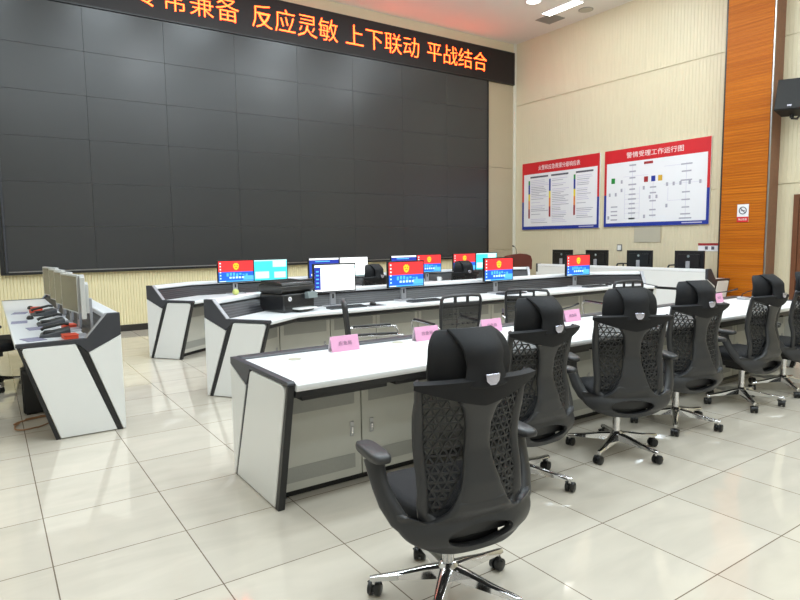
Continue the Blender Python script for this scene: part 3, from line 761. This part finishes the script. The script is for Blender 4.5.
# ------------------------------------------------------------------ keyboards, mice and things on the consoles
def keyboard(label, x, y, rz, group=None):
    global KB
    if KB is None:
        t = thing('keyboard', label, 'keyboard', (x, y, ZD), rz, group)
        b = MB(); b.loft([[(-.22, -.07, 0), (.22, -.07, 0), (.22, .07, 0), (-.22, .07, 0)], [(-.22, -.07, .01), (.22, -.07, .01), (.22, .07, .022), (-.22, .07, .022)]], 'key'); b.build('body', t, .003)
        b = MB()
        for r in range(5):
            for c in range(15):
                y0 = -.06+.0245*r; z0 = .0105+(y0+.07)/.14*.012
                b.box((-.208+.028*c, y0, z0), (-.185+.028*c, y0+.02, z0+.006), 'keycap')
        b.build('keys', t, smooth=0); KB = t
    else: t = dup(KB, label, (x, y, ZD), rz, group)
    return t
KB = None
def mouse(label, x, y, rz, group=None):
    b = MB(); rings = []
    for z, k in ((0, .9), (.008, 1), (.02, .92), (.03, .7), (.035, .35)):
        rings.append([(.032*k*math.cos(a), (.055*k)*math.sin(a)+.004*(1-k), z) for a in [2*PI*i/18 for i in range(18)]])
    b.loft(rings, 'rubber'); o = b.build('mouse', None, smooth=60); o.location = (x, y, ZD); o.rotation_euler = (0, 0, rz)
    return tag(o, label, 'mouse', group)
gk = 'keyboards on the middle console'
keyboard('grey keyboard in front of the white page monitor', 3.22, 5.76, 0, gk)
keyboard('grey keyboard in front of the emblem monitor by the sideways visitor chair', 4.28, 5.76, 0, gk)
keyboard('grey keyboard in front of the emblem monitor left of the lectern', 5.72, 5.77, .03, gk)
keyboard('grey keyboard in front of the rightmost emblem monitor of the middle console', 7.45, 5.78, 0, gk)
mouse('black mouse on the middle console, right of the keyboard of the white page monitor', 3.58, 5.8, 0)
mouse('black mouse beside the rightmost keyboard of the middle console', 7.86, 5.85, .1)
mouse('black mouse beside the keyboard left of the lectern', 6.1, 5.79, .1)
b = MB(); b.box((-.11, -.09, 0), (.11, .09, .003), 'key'); o = b.build('mouse_pad', None); o.location = (3.58, 5.78, ZD-.0005+.0); tag(o, 'grey mouse pad right of the keyboard of the white page monitor', 'mouse pad'); 
for o in COL.objects:
    if o.name == 'mouse': o.location.z += .003
mouse('black mouse on the far part of the left side console', .38, 8.06, 0)
mouse('black mouse near the left edge of the left side console', .32, 6.95, 0)
def telephone(label, x, y, rz):
    t = thing('desk_telephone', label, 'telephone', (x, y, ZD), rz, 'dark telephones on the left side console')
    b = MB(); b.loft([[(-.11, -.11, 0), (.11, -.11, 0), (.11, .11, 0), (-.11, .11, 0)], [(-.105, -.105, .02), (.105, -.105, .02), (.105, .105, .06), (-.105, .105, .06)]], 'key'); b.build('body', t, .008)
    b = MB(); b.tube([(-.075, -.1, .045), (-.075, -.08, .058), (-.075, .06, .086), (-.075, .1, .08)], [(.024, .014), (.018, .012), (.018, .012), (.024, .014)], 'rubber', 10); b.build('handset', t, smooth=60)
    b = MB(); b.box((-.03, -.08, .026), (.08, .0, .045), 'rubber'); b.build('keypad', t, .003)
telephone('dark desk telephone farthest along the left side console', .46, 7.28, -PI/2+.1)
telephone('dark desk telephone in the middle of the left side console', .45, 6.33, -PI/2)
telephone('dark desk telephone nearest the slanted end of the left side console', .42, 5.55, -PI/2-.1)
for y, x, lab in ((7.86, .43, 'red-orange box at the far part of the left side console'), (7.55, .40, 'red-orange box beside the far mouse on the left side console'), (5.98, .56, 'red-orange box between two telephones of the left side console'), (5.31, .50, 'red-orange box nearest the slanted end of the left side console')):
    t = thing('small_box', lab, 'box', (x, y, ZD), .1, 'red-orange boxes on the left side console')
    b = MB(); b.box((-.05, -.06, 0), (.05, .06, .025), 'orangeitem'); b.build('body', t, .005)
    b = MB(); b.box((-.052, -.062, .0255), (.052, .062, .036), 'orangeitem'); b.build('lid', t, .004)
for k, (x, y, lab) in enumerate(((.3, 7.62, 'lilac paper sheet farthest along the left side console'), (.26, 6.72, 'lilac paper sheet by the mouse near the left console edge'), (.36, 6.12, 'lilac paper sheet between keyboards of the left side console'), (.3, 5.42, 'lilac paper sheet nearest the slanted console end'))):
    b = MB(); b.box((-.065, -.1, 0), (.065, .1, .004), 'sheet'); o = b.build('paper_sheet', None); o.location = (x-.04, y, ZD); o.rotation_euler = (0, 0, .15*k-.2); tag(o, lab, 'paper', 'papers on the left side console')
# printer
t = thing('printer', 'black multifunction laser printer on the left part of the middle console', 'printer', (2.62, 5.98, ZD), math.radians(16))
b = MB(); b.box((-.21, -.2, 0), (.21, .2, .19), 'printer'); b.build('body', t, .015)
b = MB(); b.loft([[(-.2, -.15, .19), (.2, -.15, .19), (.2, .19, .19), (-.2, .19, .19)], [(-.22, -.19, .225), (.22, -.19, .225), (.22, .2, .225), (-.22, .2, .225)], [(-.22, -.2, .27), (.22, -.2, .27), (.22, .2, .28), (-.22, .2, .28)]], 'printer_dark'); b.build('scanner', t, .008)
b = MB(); b.loft([[(-.215, -.195, .271), (.215, -.195, .271), (.215, .195, .282), (-.215, .195, .282)], [(-.2, -.17, .31), (.2, -.17, .31), (.2, .18, .325), (-.2, .18, .325)]], 'printer'); b.build('document_feeder', t, .012)
b = MB(); b.box((-.10, -.31, .03), (.15, -.19, .045), 'white'); b.build('paper_tray', t, .004)
b = MB(); b.loft([[(.07, -.265, .135), (.20, -.265, .135), (.20, -.2, .13), (.07, -.2, .13)], [(.07, -.25, .20), (.20, -.25, .20), (.20, -.2, .20), (.07, -.2, .20)]], 'lcdgrey'); b.build('control_panel', t, .004)
b = MB(); b.lathe([(.024, 0), (.024, .003)], 'white_ink', seg=22); o = b.build('round_badge', t); o.rotation_euler = (PI/2, 0, 0); o.location = (-.13, -.2, .14)
text_mesh('hp', .034, 'blue', 'badge_letters', o, Matrix.Translation((0, 0, .0032)), .0005)
# small things on the far console
b = MB(); b.lathe([(.01, 0), (.032, .008), (.044, .03), (.045, .05), (.034, .075), (.012, .086)], 'ball', seg=18); o = b.build('green_ball', None, smooth=60); o.location = (2.83, 8.2, ZD); tag(o, 'small pale green ball on the far console below the leftmost monitor', 'ball')
for x, y, lab in ((6.45, 8.26, 'small white cup on the far console by the second headrest'), (6.05, 8.22, 'small white cup on the far console left of the other cup')):
    b = MB(); b.lathe([(.026, 0), (.03, .004), (.038, .085), (.035, .085), (.027, .01), (.005, .008)], 'white', seg=20)
    b.tube([(.034, 0, .07), (.058, 0, .065), (.06, 0, .035), (.033, 0, .02)], .005, 'white', 8); o = b.build('cup', None, smooth=60); o.location = (x, y, ZD); tag(o, lab, 'cup', 'cups on the far console')
# cables and tower by the left console
t = thing('computer_tower', 'black computer tower standing under the left side console', 'computer', (.31, 6.2, 0), 0)
b = MB(); b.box((-.12, -.09, .012), (.12, .09, .40), 'black'); b.build('case', t, .006)
b = MB(); b.box((-.128, -.085, .02), (-.1205, .085, .395), 'bezel'); b.build('front_panel', t, .002)
for s in (-1, 1):
    for q in (-.09, .09): b = MB(); b.box((q-.015, s*.07-.012, 0), (q+.015, s*.07+.012, .0118), 'rubber'); b.build('foot', t)
b = MB(); pts = []
for k in range(60):
    a = k/59*4*PI*1.2; pts.append((.2+.13*math.cos(a*.5)+.07*math.cos(a), 5.78+.22*math.sin(a*.5)*.6+.08*math.sin(a+.7), .007+.004*(k % 7)/7+.010*(k/59)))
b.tube(pts, .006, 'cable', 6); o = b.build('power_cable', None); tag(o, 'loops of tan cable on the floor beneath the left side console', 'cable')

# ------------------------------------------------------------------ name cards on the front desk
gn = 'pink name cards on the front desk'
nm = 'pink name card on front desk, %s'
NC = None
for x, y, lab in ((1.945, 3.53, 'the leftmost, in front of the sideways visitor chair'), (2.63, 3.53, 'second from the left, left of the mesh chair'), (3.27, 3.53, 'third from the left, right of the mesh chair'),
                  (4.23, 3.53, 'between the second and third executive chairs'), (6.66, 3.53, 'the one at the far right by the pilaster')):
    if NC is None:
        NC = t = thing('name_card', nm % lab, 'name card', (x, y, .7505), 0, gn)
        b = MB(); b.loft([[(-.105, -.03, 0), (.105, -.03, 0), (.105, -.026, 0), (-.105, -.026, 0)], [(-.105, -.004, .1), (.105, -.004, .1), (.105, 0, .1), (-.105, 0, .1)]], 'pink'); b.build('front_leaf', t)
        b = MB(); b.loft([[(-.105, .03, 0), (.105, .03, 0), (.105, .026, 0), (-.105, .026, 0)], [(-.105, .004, .1), (.105, .004, .1), (.105, .0005, .1), (-.105, .0005, .1)]], 'acrylic'); b.build('back_leaf', t)
        T = Matrix.Translation((0, -.0185, .052)) @ Matrix.Rotation(-math.atan2(.026, .1), 4, 'X') @ FACE_S
        text_mesh('应急局', .03, 'ink', 'lettering', t, T, .0004, width=.1)
    else: dup(NC, nm % lab, (x, y, .7505), .04*(x-3))
for (x, y), (tx, ty, tz), lab in (((4.06, 3.6), (3.98, 3.25, .945), 'small gooseneck microphone on the front desk beside the second executive chair headrest'),
                        ((6.59, 3.62), (6.5, 3.24, .925), 'small gooseneck microphone on the front desk crossing the rightmost name card'),
                        ((7.16, 3.5), (7.14, 3.34, .89), 'small gooseneck microphone at the right end of the front desk near the pilaster')):
    t = thing('desk_microphone', lab, 'microphone', (x, y, .7505), 0, 'gooseneck microphones on the front desk')
    b = MB(); b.loft([[(-.05, -.055, 0), (.05, -.055, 0), (.05, .055, 0), (-.05, .055, 0)], [(-.045, -.05, .02), (.045, -.05, .02), (.045, .05, .035), (-.045, .05, .035)]], 'stand'); b.build('base', t, .006)
    dx, dy, dz = tx-x, ty-y, tz-.7505
    b = MB(); b.tube([(0, .02, .03), (dx*.05, .01, .06), (dx*.35, dy*.3, .03+dz*.45), (dx*.75, dy*.75, dz*.82), (dx, dy, dz)], [.005, .005, .005, .006, .009], 'black', 8); b.build('gooseneck', t, smooth=60)
gg = 'cable grommets in the front desk'
GR = None
for x, lab in ((1.55, 'left of the first name card'), (2.4, 'between the first and second name cards')):
    b = MB(); b.lathe([(.04, 0), (.04, .003), (.03, .004)], 'panelgrey', seg=20); o = b.build('cable_grommet', None); o.location = (x, 3.45 if x < 2 else 3.56, .7502); tag(o, 'flat grey cable grommet in the front desk, '+lab, 'grommet', gg)

# ------------------------------------------------------------------ lectern
t = thing('lectern', 'dark red wooden lectern with a gooseneck microphone in the far corner', 'lectern', (10.12, 9.95, 0), 0)
b = MB()
pr = [(-.45, .76), (.37, .76), (.38, .98), (.33, 1.08), (.2, 1.12), (0, 1.135), (-.2, 1.125), (-.45, 1.09)]
b.loft([[(x, y, z) for x, z in pr] for y in (-.03, .03)], 'lectern'); b.build('front_board', t, .008)
b = MB(); b.box((-.3, -.02, .05), (.3, .34, .76), 'lectern'); b.build('body', t, .01)
b = MB(); b.box((-.36, -.06, 0), (.36, .4, .05), 'lectern'); b.build('base', t, .01)
b = MB(); b.box((-.4, .031, 1.03), (.34, .4, 1.055), 'lectern'); b.build('reading_top', t, .006)
b = MB(); b.tube([(.03, .15, 1.055), (.02, .12, 1.16), (-.06, .06, 1.25), (-.19, .0, 1.30)], .006, 'black', 8); b.tube([(-.19, 0, 1.3), (-.245, -.02, 1.315)], .016, 'rubber', 10); b.build('microphone', t, smooth=60)

# ------------------------------------------------------------------ wall boards
def board(label, y0, y1, z0, z1):
    return thing('notice_board', label, 'poster', (XR-.036, (y0+y1)/2, z0), 0, None), (y0-y1), (z1-z0)
def brect(b, s0, s1, z0, z1, m, d):
    """rect on the board: s runs left to right as read (-y), d metres proud"""
    b.poly([(-d, -s0, z0), (-d, -s1, z0), (-d, -s1, z1), (-d, -s0, z1)], m)
def make_board(label, y0, y1, z0, z1, title):
    t, w, h = board(label, y0, y1, z0, z1); hw_ = w/2
    b = MB(); b.box((-.0, -hw_, 0), (.03, hw_, h), 'paper'); b.build('panel', t, .002)
    b = MB(); r = .17*h; e = .055
    brect(b, -hw_, hw_, h-r, h, 'red', .001); brect(b, -hw_, -hw_+e, h*.42, h-r, 'red', .001); brect(b, hw_-e, hw_, h*.42, h-r, 'red', .001)
    brect(b, -hw_, -hw_+e, 0, h*.42, 'blue', .001); brect(b, hw_-e, hw_, 0, h*.42, 'blue', .001); brect(b, -hw_+e, hw_-e, 0, .075, 'blue', .001)
    b.build('coloured_border', t, smooth=0, recalc=False)
    text_mesh(title, .125, 'white_ink', 'title', t, at((-.0025, 0, h-r*.52), FACE_W), .0008, width=w*.54)
    return t, hw_, h
t, hw_, h = make_board('red and blue bordered notice board with three colour-coded columns, left of the two', 10.745, 8.475, 1.69, 3.285, '火警和应急救援分级响应表')
b = MB(); rr = random.Random(3)
cols = ((-.93, .72), (-.28, .66), (.44, .62))
for ci, (s, wd) in enumerate(cols):
    x = s; seq = [('green', .10), ('blue', .22), ('yellow', .16), ('orange', .2), ('maroon', .22)] if ci != 1 else [('blue', .28), ('yellow', .16), ('orange', .2), ('maroon', .24)]
    z = 1.17 if ci != 2 else 1.2
    for m, hh in seq: brect(b, x, x+.05, z-hh, z, m, .0012); z -= hh
b.build('colour_scale', t, smooth=0, recalc=False)
b = MB()
for s, wd in cols:
    brect(b, s+.06, s+wd*.86, 1.225, 1.265, 'inkblack', .0012)
    for k in range(26):
        z = 1.17-k*.04
        if z < .12: break
        if rr.random() < .85: brect(b, s+.09, s+.09+rr.uniform(.25, wd-.16), z-.014, z, 'pale' if rr.random() < .5 else 'inkdark', .0012)
brect(b, .6, 1.0, .03, .05, 'pale', .0016)
b.build('printed_lines', t, smooth=0, recalc=False)
t, hw_, h = make_board('red and blue bordered notice board with a flow chart, right of the two', 8.345, 6.053, 1.70, 3.286, '警情受理工作运行图')
b = MB()
def chip(s, f, w, hh, m):
    """s, f: position across 0..1 and height 0..1 on the white field"""
    x = -hw_+s*2*hw_; z = f*h; brect(b, x-w/2, x+w/2, z-hh/2, z+hh/2, m, .0012)
for s, f, m in ((.075+.02, .60, 'green'), (.43, .585, 'maroon'), (.50, .585, 'blue'), (.565, .585, 'gold')): chip(s, f, .09, .11, m)
chip(.45, .79, .2, .05, 'maroon')
b.build('colour_chips', t, smooth=0, recalc=False)
b = MB(); rr = random.Random(9)
for f in (.78, .7, .62, .535, .475, .41, .35, .29, .23, .17, .10, .03+.07): chip(.295, f, .13+.06*rr.random(), .03, 'inkdark')
for f in (.72, .635, .53+.0, .39, .30, .21, .13, .08): chip(.80, f, .14+.12*rr.random(), .026, 'inkdark')
for f in (.48, .41, .31, .2, .13): chip(.50, f, .14, .028, 'inkdark')
for f in (.26, .2, .15, .09): chip(.11, f, .16, .026, 'inkdark')
for s, f in ((.185, .58), (.185, .47), (.06, .42), (.125, .42), (.41, .48), (.63, .5), (.69, .5), (.75, .5), (.83, .5), (.92, .5), (.63, .24), (.42, .12), (.05, .12), (.47, .36), (.535, .36)): chip(s, f, .045, .07, 'inkdark')
b.build('printed_boxes', t, smooth=0, recalc=False)
b = MB()
for s0, f0, s1, f1 in ((.295, .08, .295, .8), (.22, .1, .22, .5), (.37, .1, .37, .5), (.80, .08, .80, .74), (.50, .1, .50, .6), (.64, .3, .64, .46)):
    x = -hw_+s0*2*hw_; brect(b, x-.004, x+.004, f0*h, f1*h, 'pale', .0009)
for f in (.1, .17, .23, .29, .35, .41): x0, x1 = -hw_+.22*2*hw_, -hw_+.37*2*hw_; brect(b, x0, x1, f*h-.003, f*h+.003, 'pale', .0009)
for f, a, c in ((.64, .2, .45), (.72, .6, .8), (.5, .6, .94), (.3, .64, .8)): brect(b, -hw_+a*2*hw_, -hw_+c*2*hw_, f*h-.003, f*h+.003, 'pale', .0009)
brect(b, .62, 1.02, .03, .05, 'pale', .0016)
b.build('flow_lines', t, smooth=0, recalc=False)
# small wall fittings
t = thing('light_switch', 'small white light switch below the gap between notice boards', 'switch', (XR-.012, 7.96, 1.26))
b = MB(); b.box((0, -.06, -.07), (.012, .06, .07), 'bezel_grey'); b.build('plate', t, .003)
b = MB(); b.box((-.008, -.042, -.05), (-.0002, .042, .05), 'white'); b.build('rocker', t, .002)
t = thing('access_panel', 'plain beige access panel on the wall under the flow chart board', 'panel', (XR-.012, 7.32, 1.37))
b = MB(); b.box((0, -.30, 0), (.012, .30, .32), 'panelgrey'); b.build('cover', t, .003)
b = MB(); b.box((-.006, -.31, -.01), (.0, -.295, .33), 'wall_grey'); b.build('edge_strip', t)
t = thing('notice_strip', 'small pink and white notice strip beside the wood pilaster', 'sign', (XR-.01, 6.05, 1.2))
b = MB(); b.box((0, -.30, 0), (.01, .20, .15), 'paper'); b.build('plate', t)
b = MB(); b.box((-.002, -.30, .105), (-.0002, .20, .15), 'maroon'); b.build('header', t)
b = MB()
for s in (-.2, -.08, .04): b.box((-.002, s-.028, .03), (-.0002, s+.028, .09), 'inkblack')
b.build('picture', t)
t = thing('no_smoking_sign', 'white no smoking sign with red lower band on the wood pilaster', 'sign', (PX-.008, 5.30, 1.71))
b = MB(); b.box((0, -.095, 0), (.008, .095, .30), 'paper'); b.build('plate', t, .002)
b = MB(); b.box((-.0015, -.095, 0), (-.0002, .095, .09), 'red'); b.build('red_band', t)
text_mesh('禁止吸烟', .04, 'white_ink', 'lettering', t, at((-.003, 0, .045), FACE_W), .0006, width=.14)
b = MB()
b.tube([(-.003, .058*math.cos(a), .195+.058*math.sin(a)) for a in [2*PI*k/28 for k in range(29)]], .007, 'inkblack', 6)
b.tube([(-.003, .04, .235), (-.003, -.04, .155)], .007, 'inkblack', 6); b.box((-.004, -.035, .188), (-.0005, .03, .20), 'inkblack'); b.build('symbol', t)
# wall loudspeaker
t = thing('loudspeaker', 'black box loudspeaker on a bracket high on the wall beside the pilaster', 'speaker', (10.66, 4.58, 3.62), 0)
R = Matrix.Rotation(math.radians(12), 4, 'Y') @ Matrix.Rotation(math.radians(14), 4, 'Z')
b = MB(); b.loft([[R @ Vector(p) for p in ((-.19, -.21, -.25), (-.19, .21, -.25), (.12, .15, -.25), (.12, -.15, -.25))], [R @ Vector(p) for p in ((-.19, -.21, .25), (-.19, .21, .25), (.12, .15, .25), (.12, -.15, .25))]], 'spk'); b.build('cabinet', t, .012)
b = MB(); b.box((-.205, -.195, -.235), (-.1905, .195, .235), 'spk', R); b.build('grille', t, .004)
b = MB(); b.box((-.209, -.03, -.2), (-.2055, .03, -.17), 'badge', R); b.build('badge', t)
b = MB(); b.box((.33, -.05, -.2), (.378, .05, -.06), 'black'); b.cyl((.35, 0, -.13), (.10, 0, -.13), .022, 'black', 10); b.cyl((-.02, 0, -.30), (-.02, 0, -.24), .03, 'black', 12); b.tube([(.34, 0, -.15), (.16, 0, -.3), (-.02, 0, -.31)], .018, 'black', 8); b.build('bracket', t, .003)

# ------------------------------------------------------------------ lights: the ceiling lamps of the hall, plus added fill points
def area(x, y, w, h, p, col=(.80, .93, 1), z=ZC-.03):
    l = bpy.data.lights.new('ceiling_lamp', 'AREA'); l.shape = 'RECTANGLE'; l.size = w; l.size_y = h; l.energy = p; l.color = col
    o = bpy.data.objects.new('ceiling_lamp', l); o.location = (x, y, z); COL.objects.link(o); return o
for x, k in ((-2.6, .3), (.2, .7), (2.2, 1.), (4.0, 1.05), (6.0, 1.), (8.2, .65)):
    for y in (-4.5, -1.5, 1., 3.5, 5.9, 8.3): area(x, y, .9, .45, 24*k*(.5 if y < 0 else 1))
area(9.7, 7.4, .3, .6, 6); area(9.7, 2.4, .3, .6, 5)
for x, y in ((8.6, 6.9), (6.4, 6.9), (3.2, 6.6), (8.6, 2.4), (1., 2.4), (5.2, 1.5)):     # added fill points, no fixtures: brighten ceiling and upper walls
    l = bpy.data.lights.new('ceiling_fill', 'POINT'); l.energy = 24; l.color = (.86, .95, 1); l.shadow_soft_size = .12
    o = bpy.data.objects.new('ceiling_fill', l); o.location = (x, y, ZC-.55); COL.objects.link(o)
w = bpy.data.worlds.new('world'); SC.world = w; w.use_nodes = True
w.node_tree.nodes['Background'].inputs[0].default_value = (.9, .95, 1, 1); w.node_tree.nodes['Background'].inputs[1].default_value = .05

# ------------------------------------------------------------------ camera
yaw, pitch, roll = .598008, .098965, -.0130114
cy, sy = math.cos(yaw), math.sin(yaw)
fwd = Vector((sy*math.cos(pitch), cy*math.cos(pitch), -math.sin(pitch))); right = Vector((cy, -sy, 0)); up = right.cross(fwd)
r = right*math.cos(roll)+up*math.sin(roll); u = -right*math.sin(roll)+up*math.cos(roll)
cam = bpy.data.cameras.new('camera'); cam.sensor_width = 36; cam.lens = 605.253/800*36; cam.clip_start = .05
co = bpy.data.objects.new('camera', cam); COL.objects.link(co)
co.matrix_world = Matrix(((r.x, u.x, -fwd.x, 0), (r.y, u.y, -fwd.y, 0), (r.z, u.z, -fwd.z, 1.4826), (0, 0, 0, 1)))
SC.camera = co
vs = SC.view_settings; vs.view_transform = 'Standard'; vs.look = 'None'; vs.gamma = 1; vs.use_curve_mapping = False; vs.exposure = .9
